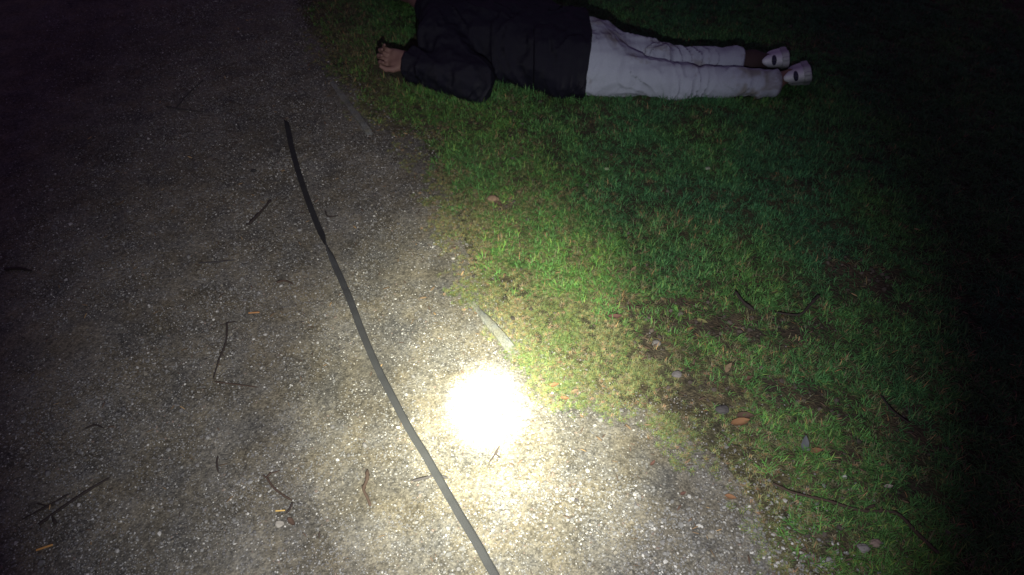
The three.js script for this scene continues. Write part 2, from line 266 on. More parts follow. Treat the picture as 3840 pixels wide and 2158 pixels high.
// ───────────── the webbing strap ─────────────
{
  const P = [[-0.865, -2.495], [-0.813, -2.334], [-0.748, -2.157], [-0.673, -1.973], [-0.6, -1.808], [-0.552, -1.703], [-0.509, -1.613], [-0.46, -1.504], [-0.408, -1.381], [-0.355, -1.267], [-0.3, -1.162], [-0.251, -1.071], [-0.206, -0.997], [-0.163, -0.922], [-0.122, -0.851], [-0.085, -0.79], [-0.044, -0.718], [-0.011, -0.655], [0.03, -0.55], [0.07, -0.4], [0.08, -0.25]];
  const c = new THREE.CatmullRomCurve3(P.map(([x, z]) => V(x, 0, z))), n = 260, pos = [], uv = [], idx = [], len = c.getLength();
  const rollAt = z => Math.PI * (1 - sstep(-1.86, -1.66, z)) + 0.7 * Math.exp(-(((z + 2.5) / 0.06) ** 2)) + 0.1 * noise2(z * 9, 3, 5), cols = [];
  for (let i = 0; i <= n; i++) {
    const p = c.getPointAt(i / n), t = c.getTangentAt(i / n), roll = rollAt(p.z), hw = 0.0098, th = 0.0016;
    const side = V(-t.z, 0, t.x).normalize(), s = side.clone().multiplyScalar(Math.cos(roll)).add(V(0, Math.sin(roll), 0)), up = V(0, 1, 0).multiplyScalar(Math.cos(roll)).addScaledVector(side, -Math.sin(roll));
    const y = groundAt(p.x, p.z) + 0.0055 + hw * Math.abs(Math.sin(roll)) + 0.002 * noise2(p.z * 14, 2, 8);
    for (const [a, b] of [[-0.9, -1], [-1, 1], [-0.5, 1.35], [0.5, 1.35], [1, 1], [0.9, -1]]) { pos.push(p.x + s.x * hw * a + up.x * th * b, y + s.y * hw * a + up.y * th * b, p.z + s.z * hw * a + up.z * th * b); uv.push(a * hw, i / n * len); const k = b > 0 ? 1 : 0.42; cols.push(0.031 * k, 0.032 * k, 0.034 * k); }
    if (i < n) for (let k = 0; k < 6; k++) { const a = i * 6 + k, b = i * 6 + (k + 1) % 6; idx.push(a, b, a + 6, b, b + 6, a + 6); }
  }
  idx.push(0, 2, 1, 0, 3, 2, 0, 4, 3, 0, 5, 4);
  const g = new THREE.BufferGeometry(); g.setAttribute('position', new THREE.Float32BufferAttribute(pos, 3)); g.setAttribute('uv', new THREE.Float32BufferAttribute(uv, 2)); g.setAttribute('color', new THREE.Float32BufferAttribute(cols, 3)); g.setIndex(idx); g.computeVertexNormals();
  const weave = grainTexture(64, 0.012, (i, j) => { const v = 128 + 90 * Math.sin(i / 64 * 6.283 * 6) * Math.sin((j / 64 + (Math.floor(i / 11) % 2) * 0.08) * 6.283 * 6); return [v, v, v]; });
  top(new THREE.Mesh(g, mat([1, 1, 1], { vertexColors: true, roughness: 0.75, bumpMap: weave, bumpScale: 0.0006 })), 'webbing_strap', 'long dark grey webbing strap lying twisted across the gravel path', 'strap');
}

// ───────────── surfaces from distance fields ─────────────
function surfaceNets(f, lo, hi, cell) {
  const n = [0, 1, 2].map(k => Math.ceil((hi[k] - lo[k]) / cell) + 1), [nx, ny, nz] = n, val = new Float32Array(nx * ny * nz);
  for (let k = 0, q = 0; k < nz; k++) for (let j = 0; j < ny; j++) for (let i = 0; i < nx; i++, q++) val[q] = f(lo[0] + i * cell, lo[1] + j * cell, lo[2] + k * cell);
  const vid = new Int32Array(nx * ny * nz).fill(-1), pos = [], idx = [], off = [0, 1, nx, nx + 1, nx * ny, nx * ny + 1, nx * ny + nx, nx * ny + nx + 1];
  const edges = [[0, 1], [2, 3], [4, 5], [6, 7], [0, 2], [1, 3], [4, 6], [5, 7], [0, 4], [1, 5], [2, 6], [3, 7]];
  for (let k = 0; k < nz - 1; k++) for (let j = 0; j < ny - 1; j++) for (let i = 0; i < nx - 1; i++) {
    const q = i + nx * (j + ny * k); let m = 0; for (let c = 0; c < 8; c++) if (val[q + off[c]] < 0) m |= 1 << c; if (m === 0 || m === 255) continue;
    let x = 0, y = 0, z = 0, cnt = 0;
    for (const [a, b] of edges) { const va = val[q + off[a]], vb = val[q + off[b]]; if ((va < 0) === (vb < 0)) continue; const t = va / (va - vb); x += lerp(a & 1, b & 1, t); y += lerp((a >> 1) & 1, (b >> 1) & 1, t); z += lerp(a >> 2, b >> 2, t); cnt++; }
    vid[q] = pos.length / 3; pos.push(lo[0] + (i + x / cnt) * cell, lo[1] + (j + y / cnt) * cell, lo[2] + (k + z / cnt) * cell);
  }
  const quad = (a, b, c, d, flip) => { if (a < 0 || b < 0 || c < 0 || d < 0) return; flip ? idx.push(a, c, b, a, d, c) : idx.push(a, b, c, a, c, d); };
  for (let k = 1; k < nz - 1; k++) for (let j = 1; j < ny - 1; j++) for (let i = 1; i < nx - 1; i++) {
    const q = i + nx * (j + ny * k), s = val[q] < 0;
    if (s !== val[q + 1] < 0) quad(vid[q - nx - nx * ny], vid[q - nx * ny], vid[q], vid[q - nx], !s);
    if (s !== val[q + nx] < 0) quad(vid[q - 1 - nx * ny], vid[q - 1], vid[q], vid[q - nx * ny], !s);
    if (s !== val[q + nx * ny] < 0) quad(vid[q - 1 - nx], vid[q - nx], vid[q], vid[q - 1], !s);
  }
  const g = new THREE.BufferGeometry(), N = new Float32Array(pos.length), uv = new Float32Array(pos.length / 3 * 2), e = cell * 0.5;
  for (let i = 0; i < pos.length; i += 3) {
    const [x, y, z] = [pos[i], pos[i + 1], pos[i + 2]]; const a = f(x + e, y, z) - f(x - e, y, z), b = f(x, y + e, z) - f(x, y - e, z), c = f(x, y, z + e) - f(x, y, z - e), l = Math.hypot(a, b, c) || 1;
    N[i] = a / l; N[i + 1] = b / l; N[i + 2] = c / l; uv[i / 3 * 2] = x; uv[i / 3 * 2 + 1] = z - y * 0.9;
  }
  g.setAttribute('position', new THREE.Float32BufferAttribute(pos, 3)); g.setAttribute('normal', new THREE.BufferAttribute(N, 3)); g.setAttribute('uv', new THREE.BufferAttribute(uv, 2)); g.setIndex(idx); return g;
}
const smin = (a, b, k) => { const h = Math.max(k - Math.abs(a - b), 0) / k; return Math.min(a, b) - h * h * k * 0.25; };
const smax = (a, b, k) => -smin(-a, -b, k);
function cone(a, b, ra, rb) { // distance to a tapered capsule
  const bx = b[0] - a[0], by = b[1] - a[1], bz = b[2] - a[2], ll = bx * bx + by * by + bz * bz || 1e-9;
  return (x, y, z) => { const px = x - a[0], py = y - a[1], pz = z - a[2], t = clamp((px * bx + py * by + pz * bz) / ll); return Math.hypot(px - bx * t, py - by * t, pz - bz * t) - lerp(ra, rb, t); };
}
function blend(list, k) { return (x, y, z) => { let d = 1e9; for (const f of list) d = smin(d, f(x, y, z), k); return d; }; }
const v3 = (o, ...terms) => { const r = [...o]; for (const [a, s] of terms) for (let k = 0; k < 3; k++) r[k] += a[k] * s; return r; };
const unit = a => { const l = Math.hypot(...a); return a.map(v => v / l); };
const cross = (a, b) => [a[1] * b[2] - a[2] * b[1], a[2] * b[0] - a[0] * b[2], a[0] * b[1] - a[1] * b[0]];
const bounds = (pts, m) => [[0, 1, 2].map(k => Math.min(...pts.map(p => p[k])) - m), [0, 1, 2].map(k => Math.max(...pts.map(p => p[k])) + m)];

// ───────────── the person lying face down on the grass ─────────────
{
  const J = {
    shN: [-0.31, 0.135, -2.98], elN: [-0.155, 0.078, -2.70], wrN: [-0.40, 0.07, -2.83],
    shF: [-0.33, 0.135, -3.40], elF: [-0.20, 0.075, -3.68], wrF: [-0.47, 0.06, -3.80],
    neck: [-0.362, 0.135, -3.275], head: [-0.53, 0.115, -3.60],
    hipN: [0.34, 0.098, -2.765], knN: [0.69, 0.06, -2.722], anN: [1.035, 0.072, -2.69],
    hipF: [0.34, 0.098, -2.92], knF: [0.67, 0.066, -2.858], anF: [0.975, 0.105, -2.812],
  };
  const person = new THREE.Group();
  // bare body: torso, limbs and feet, coarse; hands and head on finer grids; one surface
  const handF = [], handPts = [];
  function hand(W, f, s, n) { f = f.map(v => v * 0.92); s = s.map(v => v * 0.9); // wrist, finger direction, thumb side, palm normal
    const L = [], P = (a, b, c) => v3(W, [f, a], [s, b], [n, c]); const pts = [W];
    L.push(cone(v3(W, [f, -0.07]), P(0.012, 0, 0), 0.031, 0.026));
    const mcp = [[0.088, 0.033], [0.092, 0.011], [0.087, -0.011], [0.078, -0.031]];
    const palm = [];
    mcp.forEach(([a, b], i) => palm.push(cone(P(0.012, b * 0.55, -0.001), P(a, b, -0.002), 0.0165, 0.0125)));
    palm.push(cone(P(0.02, 0.026, 0.004), P(0.055, 0.034, 0.008), 0.018, 0.013), cone(P(0.025, -0.022, 0.003), P(0.06, -0.026, 0.004), 0.016, 0.012));
    const palmF = blend([...palm, L[0]], 0.02), fingers = [];
    const lens = [[0.043, 0.026, 0.021], [0.047, 0.029, 0.022], [0.044, 0.027, 0.021], [0.034, 0.021, 0.019]], bend = [[1.0, 2.1, 2.7], [0.9, 2.0, 2.6], [0.75, 1.8, 2.4], [0.55, 1.5, 2.1]];
    mcp.forEach(([a, b], i) => {
      let p = P(a, b, -0.002), r = i === 3 ? 0.0082 : 0.0092; const segs = [];
      for (let k = 0; k < 3; k++) { const th = bend[i][k], e = v3(p, [f, Math.cos(th) * lens[i][k]], [n, Math.sin(th) * lens[i][k]], [s, (i - 1.5) * -0.002]); segs.push(cone(p, e, r + (k === 0 ? 0.0008 : 0), r - 0.0008)); p = e; r -= 0.0009; pts.push(e); }
      fingers.push(blend(segs, 0.005));
    });
    const t0 = P(0.022, 0.03, 0.006), t1 = P(0.05, 0.052, 0.018), t2 = P(0.077, 0.06, 0.03), t3 = P(0.098, 0.055, 0.042);
    pts.push(t1, t2, t3); fingers.push(blend([cone(t0, t1, 0.016, 0.0125), cone(t1, t2, 0.0115, 0.0098), cone(t2, t3, 0.0102, 0.0078)], 0.006));
    const F = (x, y, z) => { let d = palmF(x, y, z); for (const g of fingers) d = smin(d, g(x, y, z), 0.006); return d; };
    const [lo, hi] = bounds(pts, 0.035); handF.push(surfaceNets(F, lo, hi, 0.003));
  }
  const fN = unit([-0.95, 0.05, -0.3]); let nN = [0.05, 0.62, 0.75]; nN = unit(v3(nN, [fN, -(nN[0] * fN[0] + nN[1] * fN[1] + nN[2] * fN[2])]));
  hand([-0.43, 0.082, -2.845], fN, cross(nN, fN), nN);
  const fF = unit([-0.93, -0.02, -0.2]);
  hand(v3(J.wrF, [fF, 0.035], [[0, 1, 0], -0.016]), fF, unit([-0.2, 0.1, 0.95]), [0.02, -1, 0.0]);
  const torso = [cone([-0.27, 0.115, -3.05], [0.2, 0.11, -2.77], 0.092, 0.092), cone([-0.27, 0.115, -3.33], [0.2, 0.11, -2.93], 0.092, 0.092), cone([-0.3, 0.12, -3.19], [0.2, 0.115, -2.85], 0.1, 0.1), cone(J.shN, [-0.29, 0.13, -3.15], 0.06, 0.09), cone(J.shF, [-0.29, 0.13, -3.25], 0.06, 0.09), cone([-0.28, 0.13, -3.19], J.neck, 0.075, 0.055)];
  const legs = [cone(J.hipN, J.knN, 0.082, 0.052), cone(J.knN, J.anN, 0.053, 0.036), cone(J.hipF, J.knF, 0.082, 0.052), cone(J.knF, J.anF, 0.053, 0.034), cone([0.26, 0.14, -2.77], [0.2, 0.12, -2.78], 0.085, 0.08), cone([0.26, 0.14, -2.93], [0.2, 0.12, -2.93], 0.085, 0.08)];
  const arms = [cone(J.shN, J.elN, 0.05, 0.038), cone(J.elN, J.wrN, 0.04, 0.029), cone(J.shF, J.elF, 0.05, 0.038), cone(J.elF, J.wrF, 0.04, 0.029)];
  const footDir = unit([0.3, -0.43, -0.85]);
  const FN = [1.105, 0.088, -2.715], FF = [1.055, 0.108, -2.80];           // the heels
  const feet = [cone(J.anN, FN, 0.034, 0.02), cone(J.anF, FF, 0.032, 0.02), cone(FN, v3(FN, [footDir, 0.12]), 0.018, 0.012), cone(FF, v3(FF, [footDir, 0.12]), 0.018, 0.012)];
  const bodyF = blend([...torso, ...legs, ...arms, ...feet], 0.03);
  const parts = [surfaceNets(bodyF, [-0.52, -0.02, -3.92], [1.16, 0.27, -2.58], 0.012), ...handF];
  // head: crown towards c, face towards w (down and away), r to the person's side
  const c = unit([-0.46, -0.03, -0.88]), w = unit(v3([0, 0, 0], [[0, -1, 0], 0.8], [unit([0.87, 0, -0.47]), 0.6])), r = cross(c, w);
  const hp = (a, b, d) => v3(J.head, [c, a], [w, b], [r, d]);
  const ell = (o, A, B, C) => (x, y, z) => { const p = [x - o[0], y - o[1], z - o[2]], k = (q) => p[0] * q[0] + p[1] * q[1] + p[2] * q[2]; const u = k(c) / A, v = k(w) / B, t = k(r) / C, l = Math.hypot(u, v, t); return (l - 1) * Math.min(A, B, C); };
  const skull = ell(hp(0.025, -0.012, 0), 0.098, 0.096, 0.077), face = ell(hp(-0.025, 0.03, 0), 0.085, 0.066, 0.062);
  const headF = (x, y, z) => {
    let d = smin(skull(x, y, z), face(x, y, z), 0.03);
    d = smin(d, cone(hp(-0.085, 0.06, 0), hp(-0.075, 0.045, 0), 0.026, 0.04)(x, y, z), 0.03);               // chin
    d = smin(d, cone(J.neck, hp(-0.07, -0.03, 0), 0.06, 0.055)(x, y, z), 0.03);                               // neck
    for (const e of [-1, 1]) d = smax(d, -(ell(hp(0.004, 0.103, 0.031 * e), 0.011, 0.012, 0.018)(x, y, z)), 0.012);
    for (const e of [-1, 1]) { d = smin(d, ell(hp(0.003, 0.088, 0.031 * e), 0.009, 0.009, 0.014)(x, y, z), 0.003); d = smin(d, ell(hp(-0.005, -0.005, 0.077 * e), 0.032, 0.017, 0.01)(x, y, z), 0.008); }
    d = smin(d, cone(hp(0.005, 0.096, 0), hp(-0.032, 0.115, 0), 0.008, 0.013)(x, y, z), 0.012);               // nose
    d = smin(d, cone(hp(-0.056, 0.095, -0.02), hp(-0.056, 0.095, 0.02), 0.007, 0.007)(x, y, z), 0.01);       // lips
    d = smin(d, cone(hp(-0.066, 0.094, -0.016), hp(-0.066, 0.094, 0.016), 0.007, 0.007)(x, y, z), 0.004);
    return d;
  };
  { const [lo, hi] = bounds([J.neck, J.head, hp(0.12, 0, 0), hp(-0.08, 0.09, 0)], 0.12); parts.push(surfaceNets(headF, lo, hi, 0.0045)); }
  const skin = mat([0.19, 0.105, 0.088], { roughness: 0.7 });
  part('body', mergeGeometries(parts), skin, person);
  { // short dark hair over the back and sides of the head
    const [lo, hi] = bounds([J.head, hp(0.12, 0, 0)], 0.13);
    const F = (x, y, z) => { const p = [x - J.head[0], y - J.head[1], z - J.head[2]], kw = p[0] * w[0] + p[1] * w[1] + p[2] * w[2], kc = p[0] * c[0] + p[1] * c[1] + p[2] * c[2]; return smax(smin(skull(x, y, z), face(x, y, z), 0.03) - 0.012 - 0.005 * noise3(x * 90, y * 90, z * 90), Math.max(kw - 0.03 - 0.5 * kc, -kc - 0.065 - 0.3 * kw), 0.012); };
    part('hair', surfaceNets(F, lo, hi, 0.005), mat([0.012, 0.009, 0.008], { roughness: 0.6 }), person);
  }
  { // dark brown layer over the far ankle
    const F = blend([cone(v3(J.anF, [[1, 0, 0], -0.05], [[0, 1, 0], -0.006]), J.anF, 0.039, 0.037), cone(J.anF, FF, 0.037, 0.024)], 0.02), [lo, hi] = bounds([v3(J.anF, [[1, 0, 0], -0.05]), J.anF, FF], 0.06);
    part('ankle_layer', surfaceNets(F, lo, hi, 0.006), mat([0.045, 0.026, 0.027]), person);
  }
  // trousers
  const cloth = (amp, sx, sy, s) => (x, y, z) => amp * (noise3(x * sx + 2 * noise3(x * 5, y * 5, z * 5), y * sy, z * sy + s) + 0.5 * noise3(x * sx * 2.1, y * sy * 2, z * sy * 2 + s + 9));
  const crease = (amp, ax, ay, az, s) => (x, y, z) => { const u = ax * x + ay * y + az * z + 1.3 * noise3(x * 6, y * 6, z * 6 + s), r = 1 - Math.abs(noise3(u, x * 4 + s, z * 5)); return -amp * r * r * r * r * (0.5 + 0.5 * noise3(x * 7, y * 7, z * 7 + s * 2)); };
  const c1 = crease(0.016, 16, 10, 26, 3), c2 = crease(0.014, 30, -12, -14, 8), l0 = cloth(0.0065, 7, 24, 3), x0 = cloth(0.005, 30, 9, 17);
  const foldLong = (x, y, z) => l0(x, y, z) + c1(x, y, z), foldCross = (x, y, z) => x0(x, y, z) + c2(x, y, z);
  function leg(hip, kn, an, cut, soft, seed) {
    const A = cone(hip, kn, 0.085, 0.058), B = cone(kn, an, 0.058, 0.05);
    const lx = kn[0], cutN = unit([1, 0.1, seed > 1 ? 0 : -0.12]), cp = [cut, 0.08, an[2]];
    return (x, y, z) => {
      let d = smin(A(x, y, z), B(x, y, z), 0.02);
      const cz = lerp(kn[2], an[2], (x - lx) / (an[0] - lx)), drape = Math.max(0, 0.075 - y) * 0.18 * sstep(lx - 0.25, lx, x);   // the cloth spreads on the ground
      d -= drape * 0.6;
      d += foldLong(x, y, z + seed) * (1 - 0.5 * sstep(0.6, 0.8, x)) + foldCross(x, y, z + seed) * (0.35 + 0.9 * Math.exp(-(((x - lx) / 0.12) ** 2)) + 0.75 * sstep(cut - 0.25, cut - 0.06, x));
      const p = (x - cp[0]) * cutN[0] + (y - cp[1]) * cutN[1] + (z - cp[2]) * cutN[2];
      d = smax(d, p + soft * ((z - an[2]) ** 2) * 6, 0.012);
      return Math.max(d, -y - 0.005);
    };
  }
  const legN = leg(J.hipN, J.knN, J.anN, 1.07, 1, 1), legF = leg(J.hipF, J.knF, J.anF, 0.945, 1, 2);
  const seat = blend([cone([0.35, 0.122, -2.785], [0.12, 0.125, -2.80], 0.102, 0.1), cone([0.345, 0.125, -2.91], [0.12, 0.125, -2.95], 0.098, 0.1), cone([0.2, 0.08, -2.75], [0.44, 0.06, -2.74], 0.085, 0.06), cone([0.42, 0.10, -2.83], [0.36, 0.11, -2.84], 0.065, 0.09)], 0.035);
  const stainsAndPatch = (x, y, z) => { const n = 0.5 + 0.5 * noise3(x * 22, y * 22, z * 22) + 0.35 * noise3(x * 60, y * 60, z * 60); const calf = (1 - sstep(0.05, 0.1, Math.abs(x - 0.94))) * sstep(-2.73, -2.69, z) * sstep(0.3, 0.7, n), fork = (1 - sstep(0.03, 0.09, Math.hypot(x - 0.42, z + 2.80))) * sstep(0.3, 0.7, n), hem = (1 - sstep(0.0, 0.05, 1.065 - x)) * sstep(0.35, 0.7, n) * 0.7; return clamp(Math.max(calf, fork, hem)); };  // brown stains on calf and cuff, plus a grey-brown patch at the fork
  const trousersF = (x, y, z) => { const l = smin(legN(x, y, z), legF(x, y, z), 0.012); let d = smin(l, seat(x, y, z) + foldLong(x, y, z) * 0.7 + 0.5 * foldCross(x, y, z), 0.05); return Math.max(d, 0.1 - x, -y - 0.005); };
  const dirt = grainTexture(512, 0.9, (i, j) => { const n = 0.55 * tileNoise(i / 70, j / 70, 8, 5) + 0.3 * tileNoise(i / 18, j / 18, 29, 6) + 0.15 * tileNoise(i / 5, j / 5, 103, 7), s = 0.75 * sstep(0.52, 0.75, n), f = 0.93 + 0.07 * tileHash(i, j, 512, 3); return [255 * f * lerp(1, 0.8, s), 255 * f * lerp(1, 0.755, s), 255 * f * lerp(1, 0.72, s)]; });
  dirt.colorSpace = THREE.SRGBColorSpace;
  const twill = grainTexture(64, 0.01, (i, j) => { const v = 128 + 100 * Math.sin((i + j) / 64 * 6.283 * 8); return [v, v, v]; });
  const tg = surfaceNets(trousersF, [0.07, -0.02, -3.1], [1.12, 0.28, -2.6], 0.0075);
  { const p = tg.attributes.position, cc = new Float32Array(p.count * 3); for (let i = 0; i < p.count; i++) { const k = stainsAndPatch(p.getX(i), p.getY(i), p.getZ(i)); cc.set([lerp(0.40, 0.25, k), lerp(0.435, 0.245, k), lerp(0.535, 0.25, k)], i * 3); } tg.setAttribute('color', new THREE.BufferAttribute(cc, 3)); }
  part('trousers', tg, mat([1, 1, 1], { vertexColors: true, map: dirt, bumpMap: twill, bumpScale: 0.0004 }), person);
  // jacket
  const jc1 = crease(0.02, 12, 6, 15, 31), jc2 = crease(0.014, -20, 8, 18, 57), j0 = cloth(0.008, 13, 17, 31), jFold = (x, y, z) => j0(x, y, z) + jc1(x, y, z) + jc2(x, y, z), jFine = cloth(0.004, 34, 30, 47);
  const cuff = (a, b, len) => { const u = unit([b[0] - a[0], b[1] - a[1], b[2] - a[2]]), o = v3(b, [u, len]); return (x, y, z) => (x - o[0]) * u[0] + (y - o[1]) * u[1] + (z - o[2]) * u[2]; };
  const cuffN = cuff(J.elN, J.wrN, 0.028), cuffF = cuff(J.elF, J.wrF, 0.028);
  const sleeveN = blend([cone(J.shN, J.elN, 0.082, 0.072), cone(J.elN, J.wrN, 0.076, 0.068)], 0.03), sleeveF = blend([cone(J.shF, J.elF, 0.082, 0.07), cone(J.elF, J.wrF, 0.072, 0.06)], 0.03);
  const trunk = blend([cone([-0.26, 0.12, -3.05], [0.25, 0.125, -2.77], 0.108, 0.118), cone([-0.26, 0.12, -3.33], [0.25, 0.13, -2.935], 0.108, 0.118), cone([-0.28, 0.135, -3.19], [0.25, 0.13, -2.85], 0.108, 0.115), cone([-0.06, 0.055, -2.86], [0.26, 0.075, -2.755], 0.07, 0.09), cone(J.shN, [-0.28, 0.14, -3.19], 0.082, 0.1), cone(J.shF, [-0.28, 0.14, -3.19], 0.082, 0.1), cone([-0.3, 0.14, -3.2], v3(J.neck, [[-1, 0, -0.6], 0.025]), 0.09, 0.072)], 0.05);
  const collar = cuff([-0.25, 0.13, -3.19], J.neck, 0.035);
  const jacketF = (x, y, z) => {
    const f = jFold(x, y, z) + jFine(x, y, z);
    const sN = smax(sleeveN(x, y, z) + f, cuffN(x, y, z), 0.012), sF = smax(sleeveF(x, y, z) + f, cuffF(x, y, z), 0.012);
    let t = smax(trunk(x, y, z) + f, x - 0.319 + 0.55 * (z + 2.83) ** 2 * (z > -2.83 ? 1.6 : 0.4), 0.014);
    t = smax(t, collar(x, y, z), 0.02);
    t = Math.min(t, Math.max(trousersF(x, y, z) - 0.014, x - 0.316 + 0.55 * (z + 2.83) ** 2 * (z > -2.83 ? 1.6 : 0.4), 0.02 - x));
    return Math.max(smin(t, smin(sN, sF, 0.02), 0.022), -y - 0.005);
  };
  part('jacket', surfaceNets(jacketF, [-0.58, -0.02, -3.95], [0.33, 0.31, -2.58], 0.0085), new THREE.MeshPhysicalMaterial({ color: new THREE.Color().setRGB(0.008, 0.0078, 0.0165), roughness: 0.6, specularIntensity: 0.5, side: THREE.DoubleSide, bumpMap: twill, bumpScale: 0.0005 }), person);
  // shoes: heels up, soles towards the feet's far end
  const shoeWhite = mat([0.66, 0.69, 0.74], { roughness: 0.6 }), soleWhite = mat([0.42, 0.45, 0.47], { roughness: 0.7 }), navy = mat([0.02, 0.02, 0.055], { roughness: 0.6 }), liner = mat([0.06, 0.06, 0.08]);
  function shoe(heel, f, sole) { // f: heel to toe, sole: way the sole faces
    f = unit(f); const q = f[0] * sole[0] + f[1] * sole[1] + f[2] * sole[2]; sole = unit(v3(sole, [f, -q])); const s = cross(f, sole);
    const g = new THREE.Group(); g.name = 'shoe'; person.add(g);
    const Mx = new THREE.Matrix4().makeBasis(V(...f), V(...sole.map(v => -v)), V(...s.map(v => -v))).setPosition(...heel);   // local x: to the toe, y: up out of the shoe
    const box = (x, a, b) => x;
    const outline = (u, v) => { const half = lerp(0.032, 0.046, sstep(0.06, 0.17, u)) * Math.sqrt(clamp(1 - ((u - 0.115) / 0.148) ** 4)); return Math.max(Math.abs(v) - half, Math.abs(u - 0.115) - 0.148); };
    const upperF = (x, y, z) => { // local metres, heel back at x = -0.03, toe at 0.25, sole plane y = -0.045
      const h = lerp(0.03, 0.012, sstep(0.05, 0.19, x)) + 0.012 * Math.exp(-(((x + 0.03) / 0.018) ** 2 + (z / 0.02) ** 2)), t = clamp((y + 0.045) / (h + 0.045)), half = 1 - 0.22 * t * t;
      let d = outline(x + 0.012 * t, z / half) * 0.9; d = smax(d, y - h, 0.014); d = Math.max(d, -y - 0.04);
      const hole = (Math.hypot((x - 0.03) / 0.048, z / 0.024) - 1) * 0.024; d = smax(d, -Math.max(hole, 0.002 - y), 0.004);
      return d;
    };
    const up = surfaceNets(upperF, [-0.06, -0.06, -0.07], [0.29, 0.09, 0.07], 0.004), soF = (x, y, z) => smax(outline(x, z) - 0.004 - 0.004 * Math.exp(-(((x + 0.03) / 0.03) ** 2)), Math.max(y + 0.034, -y - 0.062), 0.006);
    const so = surfaceNets(soF, [-0.07, -0.08, -0.08], [0.3, -0.015, 0.08], 0.004);
    const pa = surfaceNets((x, y, z) => Math.max(upperF(x, y, z) - 0.003, (Math.hypot((y + 0.004) / 0.0095, z / 0.02) - 1) * 0.0115, x), [-0.06, -0.025, -0.035], [0.01, 0.025, 0.035], 0.002);
    const ln = new THREE.SphereGeometry(1, 20, 10); ln.scale(0.045, 0.012, 0.022); ln.translate(0.03, 0.006, 0);
    const u0 = part('upper', up.applyMatrix4(Mx), shoeWhite, g); part('sole', so.applyMatrix4(Mx), soleWhite, g);
    part('heel_patch', pa.applyMatrix4(Mx), navy, g); part('lining', ln.applyMatrix4(Mx), liner, g);
  }
  shoe([1.113, 0.10, -2.685], [0.3, -0.43, -0.85], [0.9, 0.36, 0.25]);
  shoe([1.045, 0.122, -2.775], [0.27, -0.43, -0.86], [0.97, 0.12, 0.0]);
  top(person, 'person', 'person in dark jacket and light grey trousers lying face down on the grass', 'person');
}

// ───────────── sticks, leaves, chips and pebbles ─────────────
function tube(pts, r0, r1, seed, radial = 6) { // tapered, knotty stick
  const c = new THREE.CatmullRomCurve3(pts), n = Math.max(8, Math.round(c.getLength() / 0.006)), pos = [], idx = [];
  let nrm = V(0, 1, 0);
  for (let i = 0; i <= n; i++) {
    const t = i / n, p = c.getPointAt(t), g = c.getTangentAt(t), b = V().crossVectors(g, nrm).normalize(); nrm = V().crossVectors(b, g).normalize();
    for (let k = 0; k < radial; k++) { const a = k / radial * 6.283, r = lerp(r0, r1, t) * (1 + 0.28 * noise3(i * 0.5, k * 0.6, seed * 3.1) + (hash3(i, seed, 7) < 0.08 ? 0.35 : 0)) * (i === 0 || i === n ? 0.55 : 1); pos.push(p.x + r * (Math.cos(a) * nrm.x + Math.sin(a) * b.x), p.y + r * (Math.cos(a) * nrm.y + Math.sin(a) * b.y), p.z + r * (Math.cos(a) * nrm.z + Math.sin(a) * b.z)); }
    if (i < n) for (let k = 0; k < radial; k++) { const a = i * radial + k, d = i * radial + (k + 1) % radial; idx.push(a, a + radial, d, d, a + radial, d + radial); }
  }
  for (let k = 1; k < radial - 1; k++) { idx.push(0, k, k + 1); const e = n * radial; idx.push(e, e + k + 1, e + k); }
  const g = new THREE.BufferGeometry(); g.setAttribute('position', new THREE.Float32BufferAttribute(pos, 3)); g.setIndex(idx); g.computeVertexNormals(); return g;
}
const BARK = { dark: mat([0.028, 0.02, 0.017]), brown: mat([0.05, 0.031, 0.022]), red: mat([0.11, 0.05, 0.034]), grey: mat([0.045, 0.04, 0.04]) };
function stick(name, label, group, bark, r0, r1, lines, lift = 0.001) { // lines: the stem and its side shoots, in metres on the ground
  const seed = lines[0][0][0] * 977 | 0;
  r0 *= name === 'twig' ? 1.45 : 1; r1 *= name === 'twig' ? 1.45 : 1;
  const gs = lines.map((l, i) => tube(l.map(([x, z, y = 0]) => V(x, groundAt(x, z) + r0 * 0.7 + lift + y, z)), i ? r0 * 0.7 : r0, r1, seed + i));
  return top(new THREE.Mesh(mergeGeometries(gs), BARK[bark]), name, label, 'twig', group);
}
const onPath = 'twigs lying on the gravel path', inGrass = 'sticks lying in the grass';
stick('twig', 'short straight dark twig with a knobbed end beside the dark strap', onPath, 'dark', .0035, .0022, [[[-0.849, -1.874], [-0.837, -1.913], [-0.824, -1.952], [-0.809, -2.004]], [[-0.849, -1.874], [-0.858, -1.868, .002]]]);
stick('twig', 'thin upright bent twig on dim gravel with a hooked foot', onPath, 'dark', .0021, .0014, [[[-0.798, -1.433], [-0.781, -1.358], [-0.782, -1.301], [-0.778, -1.233]], [[-0.798, -1.433], [-0.775, -1.437]]]);
stick('twig', 'thin pale brown stalk at the foot of the bent twig', onPath, 'brown', .0015, .001, [[[-0.772, -1.222], [-0.74, -1.218], [-0.696, -1.211], [-0.653, -1.203]]]);
stick('twig', 'long thin straight twig on the dimmest gravel above an orange wood chip', onPath, 'dark', .0017, .0024, [[[-0.933, -0.937], [-0.96, -0.913], [-0.994, -0.876], [-1.023, -0.842], [-1.041, -0.82]], [[-1.023, -0.842], [-1.005, -0.822]]]);
stick('twig', 'short forked twig next to the long thin straight twig', onPath, 'dark', .0016, .0012, [[[-1.007, -0.896], [-1.043, -0.866], [-1.084, -0.832]], [[-1.043, -0.866], [-1.07, -0.872]]]);
